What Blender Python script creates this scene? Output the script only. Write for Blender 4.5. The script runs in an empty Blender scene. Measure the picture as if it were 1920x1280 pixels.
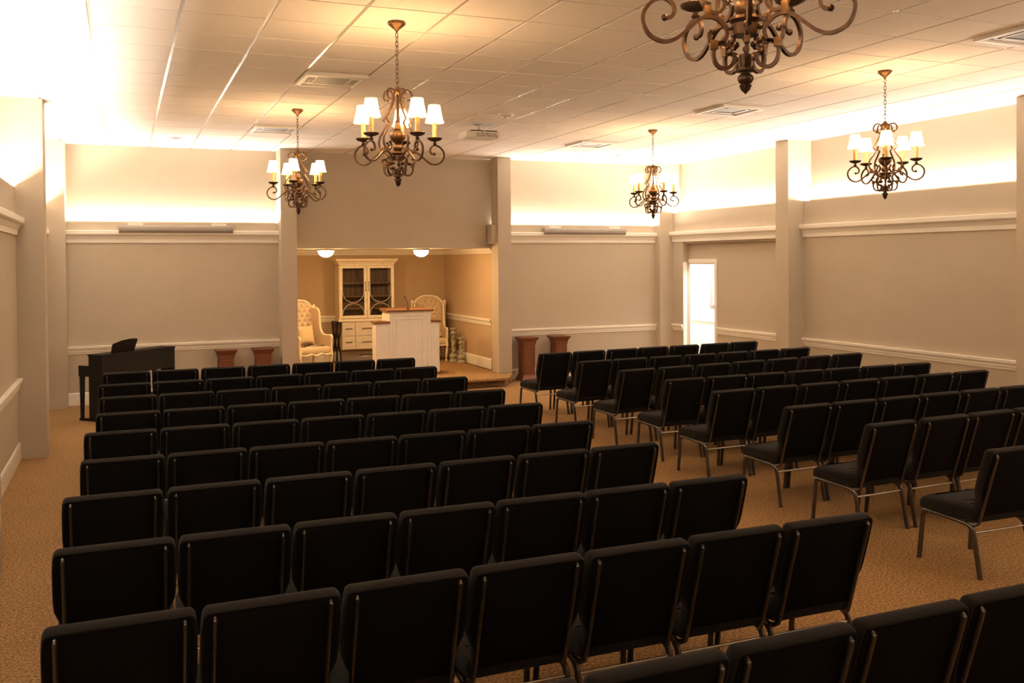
import bpy, bmesh, math, random
from math import sin, cos, pi, radians, sqrt, atan2
from mathutils import Vector, Matrix
random.seed(7)
scene = bpy.context.scene
COL = scene.collection

# ------------------------------------------------------------------ materials
def new_mat(name):
    m = bpy.data.materials.new(name); m.use_nodes = True
    return m, m.node_tree.nodes, m.node_tree.links, m.node_tree.nodes['Principled BSDF']

def surf(name, c, rough=0.6, metal=0.0, var=0.06, scale=40.0, bump=0.0, bscale=None, c2=None, stretch=None, sheen=0.0, spec=0.5):
    m, N, L, b = new_mat(name)
    tc = N.new('ShaderNodeTexCoord'); mp = N.new('ShaderNodeMapping')
    L.new(tc.outputs['Object'], mp.inputs['Vector'])
    if stretch: mp.inputs['Scale'].default_value = stretch
    nz = N.new('ShaderNodeTexNoise'); nz.inputs['Scale'].default_value = scale; nz.inputs['Detail'].default_value = 4
    L.new(mp.outputs['Vector'], nz.inputs['Vector'])
    rp = N.new('ShaderNodeValToRGB')
    a = [max(0, x*(1-var)) for x in c]; d = c2 or [min(1, x*(1+var)) for x in c]
    rp.color_ramp.elements[0].position = .3; rp.color_ramp.elements[1].position = .7
    rp.color_ramp.elements[0].color = (*a, 1); rp.color_ramp.elements[1].color = (*d, 1)
    L.new(nz.outputs['Fac'], rp.inputs['Fac']); L.new(rp.outputs['Color'], b.inputs['Base Color'])
    b.inputs['Roughness'].default_value = rough; b.inputs['Metallic'].default_value = metal
    b.inputs['Specular IOR Level'].default_value = spec
    if sheen:
        b.inputs['Sheen Weight'].default_value = sheen; b.inputs['Sheen Roughness'].default_value = .5
    if bump:
        n2 = N.new('ShaderNodeTexNoise'); n2.inputs['Scale'].default_value = bscale or scale*4; n2.inputs['Detail'].default_value = 3
        L.new(mp.outputs['Vector'], n2.inputs['Vector'])
        bp = N.new('ShaderNodeBump'); bp.inputs['Strength'].default_value = bump; bp.inputs['Distance'].default_value = .004
        L.new(n2.outputs['Fac'], bp.inputs['Height']); L.new(bp.outputs['Normal'], b.inputs['Normal'])
    return m

def glow(name, c, s, c_base=(.9, .8, .6)):
    m, N, L, b = new_mat(name)
    b.inputs['Base Color'].default_value = (*c_base, 1); b.inputs['Roughness'].default_value = .7
    b.inputs['Emission Color'].default_value = (*c, 1); b.inputs['Emission Strength'].default_value = s
    return m

WALLC = (.49, .422, .332)
M = {}
M['wall'] = surf('greige_wall_paint', WALLC, .85, var=.02, scale=3, bump=.08, bscale=220, spec=.2)
M['alcove'] = surf('tan_alcove_paint', (.50, .375, .245), .85, var=.02, scale=3, bump=.08, bscale=220, spec=.2)
M['trim'] = surf('white_trim_paint', (.86, .83, .76), .45, var=.015, scale=6)
M['tile'] = surf('ceiling_tile', (.92, .865, .80), .95, var=.05, scale=150, bump=.25, bscale=260, spec=.1)
M['tbar'] = surf('ceiling_grid_metal', (.52, .49, .45), .2, var=.02, scale=20, spec=.9)
def carpet():
    m, N, L, b = new_mat('tan_loop_carpet')
    tc = N.new('ShaderNodeTexCoord')
    v = N.new('ShaderNodeTexVoronoi'); v.inputs['Scale'].default_value = 75
    L.new(tc.outputs['Object'], v.inputs['Vector'])
    n1 = N.new('ShaderNodeTexNoise'); n1.inputs['Scale'].default_value = 60; n1.inputs['Detail'].default_value = 5
    n2 = N.new('ShaderNodeTexNoise'); n2.inputs['Scale'].default_value = 1.3; n2.inputs['Detail'].default_value = 4
    L.new(tc.outputs['Object'], n1.inputs['Vector']); L.new(tc.outputs['Object'], n2.inputs['Vector'])
    rp = N.new('ShaderNodeValToRGB')
    rp.color_ramp.elements[0].position = .36; rp.color_ramp.elements[1].position = .66
    rp.color_ramp.elements[0].color = (.20, .108, .044, 1); rp.color_ramp.elements[1].color = (.47, .30, .145, 1)
    L.new(n1.outputs['Fac'], rp.inputs['Fac'])
    mx = N.new('ShaderNodeMix'); mx.data_type = 'RGBA'; mx.blend_type = 'MULTIPLY'; mx.inputs[0].default_value = .35
    r2 = N.new('ShaderNodeValToRGB'); r2.color_ramp.elements[0].position = .35; r2.color_ramp.elements[1].position = .65
    r2.color_ramp.elements[0].color = (.8, .8, .8, 1)
    L.new(n2.outputs['Fac'], r2.inputs['Fac'])
    L.new(rp.outputs['Color'], mx.inputs[6]); L.new(r2.outputs['Color'], mx.inputs[7])
    L.new(mx.outputs[2], b.inputs['Base Color'])
    b.inputs['Roughness'].default_value = .97; b.inputs['Specular IOR Level'].default_value = .05
    bp = N.new('ShaderNodeBump'); bp.inputs['Strength'].default_value = .9; bp.inputs['Distance'].default_value = .006
    L.new(v.outputs['Distance'], bp.inputs['Height']); L.new(bp.outputs['Normal'], b.inputs['Normal'])
    return m
M['carpet'] = carpet()
M['fabric'] = surf('black_chair_fabric', (.010, .0086, .0076), .95, var=.25, scale=300, bump=.35, bscale=700, sheen=.07, spec=.08)
M['backpanel'] = surf('black_cloth_shaded_rear', (.0072, .0068, .0062), .95, var=.25, scale=300, bump=.3, bscale=700, spec=.06)  # shade of the dimly lit rear faces put into the cloth colour
M['steel'] = surf('brownish_steel_tube', (.12, .105, .092), .31, metal=.85, var=.15, scale=60)
M['chrome'] = surf('bright_steel_rod', (.62, .58, .52), .3, metal=.9, var=.05, scale=30)
M['bronze'] = surf('antique_bronze', (.085, .047, .026), .42, metal=.65, var=.35, scale=45, bump=.15, bscale=120)
M['gold'] = surf('gilded_bronze', (.15, .08, .033), .40, metal=.7, var=.3, scale=60, bump=.2, bscale=90)
M['darkcup'] = surf('dark_bronze_cup', (.085, .055, .035), .5, metal=.5, var=.3, scale=60)
M['candle'] = surf('cream_candle_sleeve', (.80, .62, .30), .6, var=.1, scale=60)
M['shade'] = glow('lit_cream_shade', (1.0, .62, .31), 35.0)
M['shadelining'] = surf('cream_shade_lining', (.75, .65, .48), .8, var=.03, scale=40)
M['shadetrim'] = glow('gold_shade_trim', (1.0, .50, .14), .55, (.6, .4, .15))
M['dome'] = glow('lit_glass_dome', (1.0, .60, .25), 115.0)
M['black'] = surf('black_piano_lacquer', (.008, .0068, .006), .55, var=.2, scale=30, spec=.25)
M['blackwood'] = surf('dark_ash_panel', (.015, .012, .010), .7, var=.3, scale=8, stretch=(2, 2, 30), spec=.2)
M['wood'] = surf('cherry_wood', (.155, .052, .020), .5, var=.35, scale=9, stretch=(6, 6, .6))
M['oak'] = surf('oak_counter_wood', (.21, .09, .038), .4, var=.25, scale=10, stretch=(.6, 6, 6))
M['plank'] = surf('weathered_brown_plank', (.17, .10, .055), .7, var=.5, scale=7, stretch=(7, 1, .5))
M['white'] = surf('white_painted_wood', (.87, .845, .79), .5, var=.03, scale=8)
M['cream'] = surf('cream_distressed_paint', (.80, .72, .56), .5, var=.10, scale=14)
M['drawer'] = surf('whitewashed_wood', (.66, .60, .50), .6, var=.12, scale=9, stretch=(1, 1, 8))
M['uphol'] = surf('beige_linen', (.58, .46, .32), .92, var=.08, scale=220, bump=.15, bscale=400)
M['pillow'] = surf('tan_pillow_linen', (.62, .47, .29), .92, var=.08, scale=220, bump=.15, bscale=400)
M['iron'] = surf('dark_iron', (.035, .03, .027), .45, metal=.6, var=.2, scale=30)
M['plastic'] = surf('white_plastic', (.78, .75, .69), .45, var=.02, scale=8)
M['greyplastic'] = surf('grey_plastic', (.15, .145, .14), .5, var=.1, scale=40)
M['darkport'] = surf('dark_port', (.05, .045, .045), .5, var=.1, scale=40)
M['screencase'] = surf('off_white_case_shaded', (.30, .27, .24), .5, var=.03, scale=8)  # off-white darkened: the colour carries the shade of the downward-facing front
M['stone'] = surf('grey_green_glazed_wood', (.34, .33, .25), .55, var=.25, scale=30)
M['hallwall'] = surf('hall_wall_paint', (.80, .77, .72), .8, var=.02, scale=3)
M['daylight'] = glow('daylit_glass', (.90, .96, 1.0), 2.2)
M['ring'] = surf('grey_fretwork', (.46, .42, .38), .5, var=.1, scale=30)
def glass():
    m, N, L, b = new_mat('cabinet_glass'); N.remove(b)
    t = N.new('ShaderNodeBsdfTransparent'); g = N.new('ShaderNodeBsdfGlossy'); g.inputs['Roughness'].default_value = .03
    t.inputs['Color'].default_value = (.93, .93, .91, 1)
    fr = N.new('ShaderNodeFresnel'); fr.inputs['IOR'].default_value = 1.45
    mx = N.new('ShaderNodeMixShader')
    L.new(fr.outputs['Fac'], mx.inputs['Fac']); L.new(t.outputs[0], mx.inputs[1]); L.new(g.outputs[0], mx.inputs[2])
    L.new(mx.outputs[0], N['Material Output'].inputs['Surface'])
    return m
M['glass'] = glass()

# ------------------------------------------------------------------ mesh helpers
class MB:
    def __init__(self): self.v = []; self.f = []; self.mi = []; self.cur = 0
    def add(self, vs, fs):
        o = len(self.v); self.v += [tuple(p) for p in vs]
        for q in fs: self.f.append(tuple(i+o for i in q)); self.mi.append(self.cur)
        return self
    def box(self, a, b, bev=0.0, T=None):
        (x0, y0, z0), (x1, y1, z1) = [tuple(map(min, zip(a, b))), tuple(map(max, zip(a, b)))]
        vs = [(x, y, z) for x in (x0, x1) for y in (y0, y1) for z in (z0, z1)]
        fs = [(0, 1, 3, 2), (4, 6, 7, 5), (0, 4, 5, 1), (2, 3, 7, 6), (0, 2, 6, 4), (1, 5, 7, 3)]
        if bev > 0:
            bm = bmesh.new(); bv = [bm.verts.new(p) for p in vs]
            for q in fs: bm.faces.new([bv[i] for i in q])
            bmesh.ops.bevel(bm, geom=list(bm.edges), offset=bev, segments=2, profile=.6, affect='EDGES')
            bm.verts.index_update()
            vs = [v.co.copy() for v in bm.verts]; fs = [[v.index for v in f.verts] for f in bm.faces]; bm.free()
        if T: vs = [T @ Vector(p) for p in vs]
        return self.add(vs, fs)
    def lathe(self, prof, n=24, c=(0, 0, 0), flute=0, famp=0.0, T=None):
        vs = []; fs = []; k = len(prof)
        for i in range(n):
            a = 2*pi*i/n
            s = 1 + (famp*cos(flute*a) if flute else 0)
            for r, z in prof: vs.append((c[0]+r*s*cos(a), c[1]+r*s*sin(a), c[2]+z))
        for i in range(n):
            j = (i+1) % n
            for q in range(k-1): fs.append((i*k+q, j*k+q, j*k+q+1, i*k+q+1))
        fs.append([i*k for i in range(n)][::-1]); fs.append([i*k+k-1 for i in range(n)])
        if T: vs = [T @ Vector(p) for p in vs]
        return self.add(vs, fs)
    def sweep(self, path, w, sides=8, up=(0, 0, 1), w2=None, closed=False, rot=0.0, taper=None):
        P = [Vector(p) for p in path]; n = len(P); vs = []; fs = []; up = Vector(up)
        for i, p in enumerate(P):
            if closed: t = P[(i+1) % n]-P[i-1]
            else: t = P[min(i+1, n-1)]-P[max(i-1, 0)]
            t.normalize()
            a = t.cross(up)
            if a.length < 1e-4: a = t.cross(Vector((1, .01, 0)))
            a.normalize(); b = a.cross(t)
            k = taper[i] if taper else 1.0
            for s in range(sides):
                g = 2*pi*(s+.5)/sides+rot
                r1 = w*k; r2 = (w2 if w2 else w)*k
                vs.append(p+a*(cos(g)*r1)+b*(sin(g)*r2))
        m = n if closed else n-1
        for i in range(m):
            j = (i+1) % n
            for s in range(sides):
                q = (s+1) % sides
                fs.append((i*sides+s, i*sides+q, j*sides+q, j*sides+s))
        if not closed:
            fs.append(list(range(sides))[::-1]); fs.append([(n-1)*sides+s for s in range(sides)])
        return self.add(vs, fs)
    def ball(self, c, r, n=10, m=6, sx=1, sy=1, sz=1):
        vs = [(c[0], c[1], c[2]-r*sz)]; fs = []
        for j in range(1, m):
            b = -pi/2+pi*j/m
            for i in range(n):
                a = 2*pi*i/n; vs.append((c[0]+r*sx*cos(b)*cos(a), c[1]+r*sy*cos(b)*sin(a), c[2]+r*sz*sin(b)))
        vs.append((c[0], c[1], c[2]+r*sz))
        for i in range(n): fs.append((0, 1+(i+1) % n, 1+i))
        for j in range(m-2):
            for i in range(n):
                q = (i+1) % n; fs.append((1+j*n+i, 1+j*n+q, 1+(j+1)*n+q, 1+(j+1)*n+i))
        t = len(vs)-1
        for i in range(n): fs.append((t, 1+(m-2)*n+i, 1+(m-2)*n+(i+1) % n))
        return self.add(vs, fs)
    def pillow(self, outline, prof, frame):
        """outline: ccw 2-D loop; prof: (depth, inset) rows; frame: (u,v,w)->xyz"""
        n = len(outline); O = [Vector(p) for p in outline]; N = []
        for i in range(n):
            t = (O[(i+1) % n]-O[i-1]); t.normalize(); N.append(Vector((-t.y, t.x)))
        vs = []; fs = []
        for d, ins in prof:
            for i in range(n):
                q = O[i]+N[i]*ins; vs.append(frame(q.x, q.y, d))
        for k in range(len(prof)-1):
            for i in range(n):
                j = (i+1) % n; fs.append((k*n+i, k*n+j, (k+1)*n+j, (k+1)*n+i))
        fs.append(list(range(n))[::-1]); fs.append([(len(prof)-1)*n+i for i in range(n)])
        return self.add(vs, fs)
    def extrude(self, prof, p0, p1, side):
        """prof (d, z) loop run from p0 to p1; d is measured along the unit vector side"""
        s = Vector(side); vs = []; n = len(prof)
        for p in (Vector(p0), Vector(p1)):
            for d, z in prof: vs.append(p+s*d+Vector((0, 0, z)))
        fs = [(i, (i+1) % n, n+(i+1) % n, n+i) for i in range(n)]
        fs.append(list(range(n))[::-1]); fs.append(list(range(n, 2*n)))
        return self.add(vs, fs)
    def build(self, name, mats, parent=None, smooth=None, loc=None):
        me = bpy.data.meshes.new(name); me.from_pydata(self.v, [], self.f)
        mats = mats if isinstance(mats, (list, tuple)) else [mats]
        for m in mats: me.materials.append(m)
        if len(mats) > 1: me.polygons.foreach_set('material_index', self.mi)
        bm = bmesh.new(); bm.from_mesh(me); bmesh.ops.recalc_face_normals(bm, faces=bm.faces); bm.to_mesh(me); bm.free()
        if smooth is not None:
            me.polygons.foreach_set('use_smooth', [True]*len(me.polygons)); me.set_sharp_from_angle(angle=radians(smooth))
        me.update()
        o = bpy.data.objects.new(name, me); COL.objects.link(o)
        if parent: o.parent = parent
        if loc: o.location = loc
        return o

def spline(pts, n=6, closed=False):
    P = [Vector(p) for p in pts]; out = []; k = len(P)
    rng = range(k) if closed else range(k-1)
    for i in rng:
        if closed: a, b, c, d = P[i-1], P[i], P[(i+1) % k], P[(i+2) % k]
        else: a, b, c, d = P[max(i-1, 0)], P[i], P[i+1], P[min(i+2, k-1)]
        for s in range(n):
            t = s/n
            out.append(.5*((2*b)+(c-a)*t+(2*a-5*b+4*c-d)*t*t+(3*b-a-3*c+d)*t*t*t))
    if not closed: out.append(P[-1])
    return out

def roundpoly(pts, r, n=5):
    out = []; k = len(pts)
    for i in range(k):
        p = Vector(pts[i][:2]); a = Vector(pts[i-1][:2]); b = Vector(pts[(i+1) % k][:2])
        rr = pts[i][2] if len(pts[i]) > 2 else r
        u = (a-p); v = (b-p); la, lb = u.length, v.length; u.normalize(); v.normalize()
        if rr <= 0: out.append(p); continue
        ang = u.angle(v); d = min(rr/math.tan(ang/2), la*.49, lb*.49)
        p0, p1 = p+u*d, p+v*d
        for s in range(n+1):
            t = s/n; out.append(p0*(1-t)**2+p*2*t*(1-t)+p1*t*t)
    return [(q.x, q.y) for q in out]

def tag(o, label, cat, group=None):
    o['label'] = label; o['category'] = cat
    if group: o['group'] = group
    return o
def empty(name, loc=(0, 0, 0), rz=0.0, label=None, cat=None, group=None):
    o = bpy.data.objects.new(name, None); COL.objects.link(o); o.empty_display_size = .1
    o.location = loc; o.rotation_euler = (0, 0, rz)
    if label: tag(o, label, cat, group)
    return o
def struct(o): o['kind'] = 'structure'; return o
def copy_tree(o, parent=None):
    c = o.copy(); COL.objects.link(c)
    if parent: c.parent = parent
    for ch in list(KIDS.get(o.name, [])) or [x for x in o.children]: copy_tree(ch, c)
    return c
KIDS = {}

# ------------------------------------------------------------------ the room
H = 3.929                       # ceiling
YL, YU = 15.50, 15.65           # back wall: lower face, upper (recessed) face
XL, XLU = -1.06, -1.20          # left wall
XR, XRU = 9.66, 9.81            # right wall
XD = 9.79                       # recessed wall round the door
Y0 = -2.6                       # wall behind the camera
ZB, ZLL, ZLR = 2.755, 2.95, 3.0 # tops of the lower walls: back, left, right
AX0, AX1, AY = 2.44, 6.17, 18.55   # alcove
ZA, ZAC = .15, 2.345
DY0, DY1, DZ = 14.14, 15.20, 2.05   # doorway
PW = .035                        # parapet thickness

struct(MB().box((XLU-.1, Y0-.1, -.12), (XRU+.02, YU+.05, 0)).build('floor', M['carpet']))
# ceiling with its grid of bars
cb = MB(); cb.cur = 1; cb.box((XLU-.1, Y0-.1, H+.005), (XRU+.1, YU+.1, H+.06)); cb.cur = 0
TP = .6096
for k in range(-3, 18):
    xa, xb = -.1955+TP*k, -.1955+TP*(k+1)
    xa, xb = max(xa+.014, XLU-.05), min(xb-.014, XRU+.05)
    for j in range(-18, 15):
        ya, yb = 7.78+TP*j, 7.78+TP*(j+1)
        ya, yb = max(ya+.010, Y0-.05), min(yb-.010, YU+.05)
        if xb-xa > .02 and yb-ya > .02: cb.box((xa, ya, H), (xb, yb, H+.006))
struct(cb.build('ceiling', [M['tile'], M['tbar']]))

# upper walls and outer shell
struct(MB().box((XLU-.1, Y0-.1, 0), (XLU, YU+.1, H)).build('wall_left', M['wall']))
wr = MB()
wr.box((XRU, Y0-.1, 0), (XRU+.1, DY0, H)); wr.box((XRU, DY1, 0), (XRU+.1, YU+.1, H)); wr.box((XRU, DY0, DZ), (XRU+.1, DY1, H))
struct(wr.build('wall_right', M['wall']))
struct(MB().box((XLU-.1, Y0-.1, 0), (XRU+.1, Y0, H)).build('wall_front', M['wall']))
wb = MB()
wb.box((XLU-.1, YU, 0), (AX0, YU+.1, H)); wb.box((AX1, YU, 0), (XRU+.1, YU+.1, H)); wb.box((AX0, YU, ZAC), (AX1, YU+.1, H))
struct(wb.build('wall_back', M['wall']))
# pillars: (x0, x1, y0, y1)
PIL = [(-1.2, -.784, 6.92, 7.24), (-1.2, -.784, 11.47, 11.83), (-1.2, -.765, 15.2, YU), (2.335, 2.585, 15.2, YU), (6.082, 6.33, 15.3, 15.62),
       (9.37, XRU, 15.32, YU), (9.37, XRU, 11.62, 11.92), (9.37, XRU, 7.34, 7.67), (-1.2, -.784, 2.4, 2.74), (9.37, XRU, 2.9, 3.24)]
for x0, x1, y0, y1 in PIL:
    struct(MB().box((x0, y0, 0), (x1, y1, H), .004).build('pillar', M['wall']))
# lower walls (stand proud of the upper ones, light strips lie in the trough behind their tops)
struct(MB().box((-.77, YL, 0), (2.34, YL+PW, ZB)).build('wall_back_left_dado', M['wall']))
rb = MB(); rb.box((6.31, YL, 0), (9.38, YL+PW, ZB)); rb.box((5.99, 15.60, 2.42), (6.1, YU+.02, ZB)); rb.box((5.99, 15.37, 2.42), (6.09, 15.62, ZB))
struct(rb.build('wall_back_right_dado', M['wall']))
lb = []
for y0, y1 in ((2.74, 6.93), (7.24, 11.48), (11.83, 15.2)):
    struct(MB().box((XL-PW, y0, 0), (XL, y1, ZLL)).build('wall_left_dado', M['wall']))
for y0, y1 in ((3.24, 7.35), (7.67, 11.63)):
    struct(MB().box((XR, y0, 0), (XR+PW, y1, ZLR)).build('wall_right_dado', M['wall']))
dw = MB()
dw.box((XR, 11.92, 2.44), (XR+PW, 15.33, ZLR)); dw.box((XR, 14.975, 0), (XRU, 15.33, 2.44)); dw.box((XR+PW, 11.92, 2.41), (XRU, 15.33, 2.44))
dw.box((XD, 11.92, 0), (XRU+.005, DY0, 2.44)); dw.box((XD, DY0, DZ), (XRU+.005, DY1, 2.44))
struct(dw.build('wall_right_doorway', M['wall']))

RAIL = [(0, -.118), (.012, -.118), (.014, -.095), (.022, -.085), (.024, -.062), (.03, -.05), (.045, -.035), (.048, -.004), (.044, 0), (0, 0)]
CROWN = [(0, 2.435), (.018, 2.435), (.02, 2.49), (.028, 2.50), (.034, 2.515), (.05, 2.54), (.075, 2.555), (.085, 2.562), (.088, 2.57), (.09, 2.618), (.084, 2.625), (0, 2.625)]
BASE = [(0, 0), (.018, 0), (.018, .165), (.012, .185), (.006, .19), (0, .19)]
tn = [0]
def trim(prof, p0, p1, side, dz=0.0, name=None):
    tn[0] += 1
    struct(MB().extrude([(d, z+dz) for d, z in prof], p0, p1, side).build(name or 'trim_%d' % tn[0], M['trim']))
B = (0, -1, 0); R_ = (-1, 0, 0); L_ = (1, 0, 0)
for xa, xb, zr in ((-.77, 2.34, .885), (6.32, 9.375, .897)):
    trim(RAIL, (xa, YL, zr), (xb, YL, zr), B)
    trim(CROWN, (xa, YL, 0), (xb, YL, 0), B)
    trim(BASE, (xa, YL, 0), (xb, YL, 0), B, name='baseboard_back')
for y0, y1 in ((2.74, 6.93), (7.24, 11.475), (11.83, 15.2)):
    trim(RAIL, (XL, y0, .885), (XL, y1, .885), L_)
    trim(CROWN, (XL, y0, 0), (XL, y1, 0), L_)
    trim(BASE, (XL, y0, 0), (XL, y1, 0), L_, name='baseboard_left')
for y0, y1 in ((3.24, 7.35), (7.665, 11.625)):
    trim(RAIL, (XR, y0, .905), (XR, y1, .905), R_)
    trim(CROWN, (XR, y0, .012), (XR, y1, .012), R_)
    trim(BASE, (XR, y0, 0), (XR, y1, 0), R_, name='baseboard_right')
trim(CROWN, (XR, 11.915, .012), (XR, 15.325, .012), R_)
trim(RAIL, (XD, 11.915, .905), (XD, DY0-.07, .905), R_)
trim(RAIL, (XR, 14.975, .905), (XR, 15.325, .905), R_)
trim(BASE, (XD, 11.915, 0), (XD, DY0-.07, 0), R_, name='baseboard_right')
# profile of the crown returning into the alcove behind the right pillar
struct(MB().box((5.982, 15.37, 2.60), (5.995, 15.64, 2.607)).box((5.976, 15.37, 2.53), (5.995, 15.64, 2.538)).build('trim_return', M['wall']))

# door casing and the bright hall behind
dc = MB()
dc.box((XD-.02, DY0-.07, 0), (XD+.01, DY0, DZ+.075), .004); dc.box((XR-.006, 14.962, 0), (XR+.07, 14.98, DZ+.02), .003)
dc.box((XD-.02, DY0-.0, DZ), (XD+.01, 14.97, DZ+.075), .004)
dc.box((XD, DY0-.005, 0), (XRU+.12, DY0+.02, DZ)); dc.box((XD, DY1-.02, 0), (XRU+.12, DY1+.005, DZ)); dc.box((XD, DY0, DZ-.02), (XRU+.12, DY1, DZ+.005))
struct(dc.build('door_1', M['trim']))
HX = 11.58
hl = MB()
hl.box((HX, 12.0, 0), (HX+.1, 15.5, 2.6)); hl.box((HX, 16.8, 0), (HX+.1, 17.7, 2.6)); hl.box((HX, 15.5, 0), (HX+.1, 16.8, 1.16)); hl.box((HX, 15.5, 2.3), (HX+.1, 16.8, 2.6))
hl.box((XRU+.1, 17.57, 0), (HX+.1, 17.67, 2.6)); hl.box((XRU+.1, 11.9, 0), (HX+.1, 12.0, 2.6)); hl.box((XRU+.1, 11.9, 2.5), (HX+.1, 17.67, 2.6))
struct(hl.build('wall_hall', M['hallwall']))
struct(MB().box((XRU+.02, 11.9, -.1), (HX+.1, 17.67, 0)).build('floor_hall', M['carpet']))
hw = MB(); hw.box((HX-.012, 12.0, 0), (HX, 17.57, .72)); hw.extrude(RAIL, (HX, 12.0, .82), (HX, 17.57, .82), R_)
struct(hw.build('trim_hall', M['trim']))
wn = empty('window_1'); struct(wn)
m = MB(); m.box((HX-.03, 16.78, 1.12), (HX+.06, 16.87, 2.36), .004); m.box((HX-.03, 15.43, 1.12), (HX+.06, 15.52, 2.36), .004)
m.box((HX-.03, 15.52, 2.28), (HX+.06, 16.78, 2.36), .004); m.box((HX-.05, 15.40, 1.12), (HX+.06, 16.90, 1.16), .004)
m.build('window_frame', M['screencase'], wn)
MB().box((HX+.06, 15.5, 1.14), (HX+.07, 16.8, 2.3)).build('window_pane', M['daylight'], wn)

# alcove
aw = MB()
aw.box((AX0, AY, 0), (AX1+.1, AY+.1, ZAC+.1)); aw.box((AX1, YU, 0), (AX1+.1, AY, ZAC+.1)); aw.box((AX0-.1, YU, 0), (AX0, AY+.1, ZAC+.1))
aw.box((6.095, 15.6, 0), (AX1+.01, YU+.02, 2.5))
struct(aw.build('wall_alcove', M['alcove']))
struct(MB().box((AX0-.1, YU+.09, ZAC), (AX1+.1, AY+.1, ZAC+.08)).build('ceiling_alcove', M['trim']))
trim([(0, -.09), (.012, -.09), (.02, -.07), (.055, -.025), (.065, -.02), (.065, 0), (0, 0)], (AX0, AY, ZAC), (AX1, AY, ZAC), B)
trim([(0, -.09), (.012, -.09), (.02, -.07), (.055, -.025), (.065, -.02), (.065, 0), (0, 0)], (AX1, YU+.1, ZAC), (AX1, AY, ZAC), R_)
trim(RAIL, (AX0, AY, 1.06), (AX1, AY, 1.06), B)
trim(RAIL, (AX1, 15.86, 1.06), (AX1, AY, 1.06), R_)
trim(BASE, (AX1, 15.86, ZA), (AX1, AY, ZA), R_, name='baseboard_alcove')
trim(BASE, (AX0, AY, ZA), (AX1, AY, ZA), B, name='baseboard_alcove')
# carpeted platform with a nosing
def plat(x0, x1, y, c, z0, z1, mb):
    pts = [(x0, YL), (x0+c*.7, y), (x1-c*.7, y), (x1, YL), (6.1, YL), (6.1, AY), (2.5, AY), (2.5, YL)]
    n = len(pts); vs = [(a, b, z) for z in (z0, z1) for a, b in pts]
    mb.add(vs, [(i, (i+1) % n, n+(i+1) % n, n+i) for i in range(n)]+[list(range(n)), list(range(n, 2*n))])
pm = MB(); plat(2.34, 6.42, 14.80, .62, 0, ZA-.035, pm); plat(2.28, 6.46, 14.62, .68, ZA-.035, ZA, pm)
struct(pm.build('floor_platform', M['carpet']))

# ------------------------------------------------------------------ lights of the room
def area(name, loc, sx, sy, power, color, rot=(0, 0, 0)):
    l = bpy.data.lights.new(name, 'AREA'); l.shape = 'RECTANGLE'; l.size = sx; l.size_y = sy; l.energy = power; l.color = color
    o = bpy.data.objects.new(name, l); COL.objects.link(o); o.location = loc; o.rotation_euler = rot
    return o
COVE = (1.0, .855, .715)
CP = 26.5      # watts per metre of strip
TILT = radians(32)     # the strips lean into the room
def cove(axis, a, b, fixed, z, k=1.0, side=1):
    n = b-a
    if axis == 'x': area('cove_strip', ((a+b)/2, fixed, z), n, .03, CP*n*k, COVE, (pi+TILT, 0, 0))
    else: area('cove_strip', (fixed, (a+b)/2, z), .03, n, CP*n*k, COVE, (0, pi-TILT*side, 0))
cove('x', -.74, 2.31, (YL+PW+YU)/2+.01, ZB-.014, .8)
cove('x', 6.0, 9.35, (YL+PW+YU)/2+.02, ZB-.010, .86)
for y0, y1, k in ((-2.4, 2.3, .4), (2.8, 6.88, 1), (7.3, 11.43, .92), (11.87, 15.15, .92)):
    cove('y', y0, y1, XL-PW-.06, ZLL-.05, k, -1)
for y0, y1, k in ((-2.4, 2.8, .4), (3.3, 7.3, .62), (7.7, 11.61, .82), (11.93, 15.3, .8)):
    cove('y', y0, y1, XR+PW+.06, ZLR-.008, k)
area('hall_daylight', (10.7, 15.4, 2.47), 1.2, 3.6, 150, (1.0, .97, .93))

def point(name, loc, e, color, r=.02):
    l = bpy.data.lights.new(name, 'POINT'); l.energy = e; l.color = color; l.shadow_soft_size = r
    o = bpy.data.objects.new(name, l); COL.objects.link(o); o.location = loc
    return o
BULB = (1.0, .55, .22)
BP = 3.6

# ------------------------------------------------------------------ chandeliers
ARM = [(.283, .256), (.262, .258), (.250, .277), (.258, .305), (.288, .322), (.325, .310), (.355, .275), (.358, .235), (.335, .195), (.29, .175), (.245, .185),
       (.2, .22), (.165, .25), (.135, .262), (.1, .255), (.072, .228), (.066, .2), (.08, .175), (.105, .168), (.125, .182), (.128, .203), (.115, .213)]
SUP = [(.085, .652), (.105, .662), (.112, .69), (.097, .722), (.068, .732), (.042, .715), (.036, .68), (.046, .63), (.072, .575), (.098, .535), (.120, .503)]
SLO = [(.083, .476), (.112, .43), (.144, .385), (.155, .345), (.150, .31), (.128, .282), (.1, .275), (.08, .29), (.072, .315), (.087, .335)]
LOW = [(.05, .178), (.065, .168), (.088, .175), (.107, .16), (.114, .135), (.106, .105), (.086, .088), (.06, .09), (.042, .108), (.04, .13), (.056, .142)]
def rz(c): return [(r, 0, z) for r, z in c]
def bar(mb, c, w=.0070, n=5, balls=(True, True)):
    P = spline(rz(c), n); mb.sweep(P, w*1.28, 4, up=(0, 1, 0))
    for e, on in ((0, balls[0]), (-1, balls[1])):
        if on:
            p = P[e]; mb.ball((p.x, p.y, p.z), w*1.75, 8, 5)
CHZ = 2.685
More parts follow.
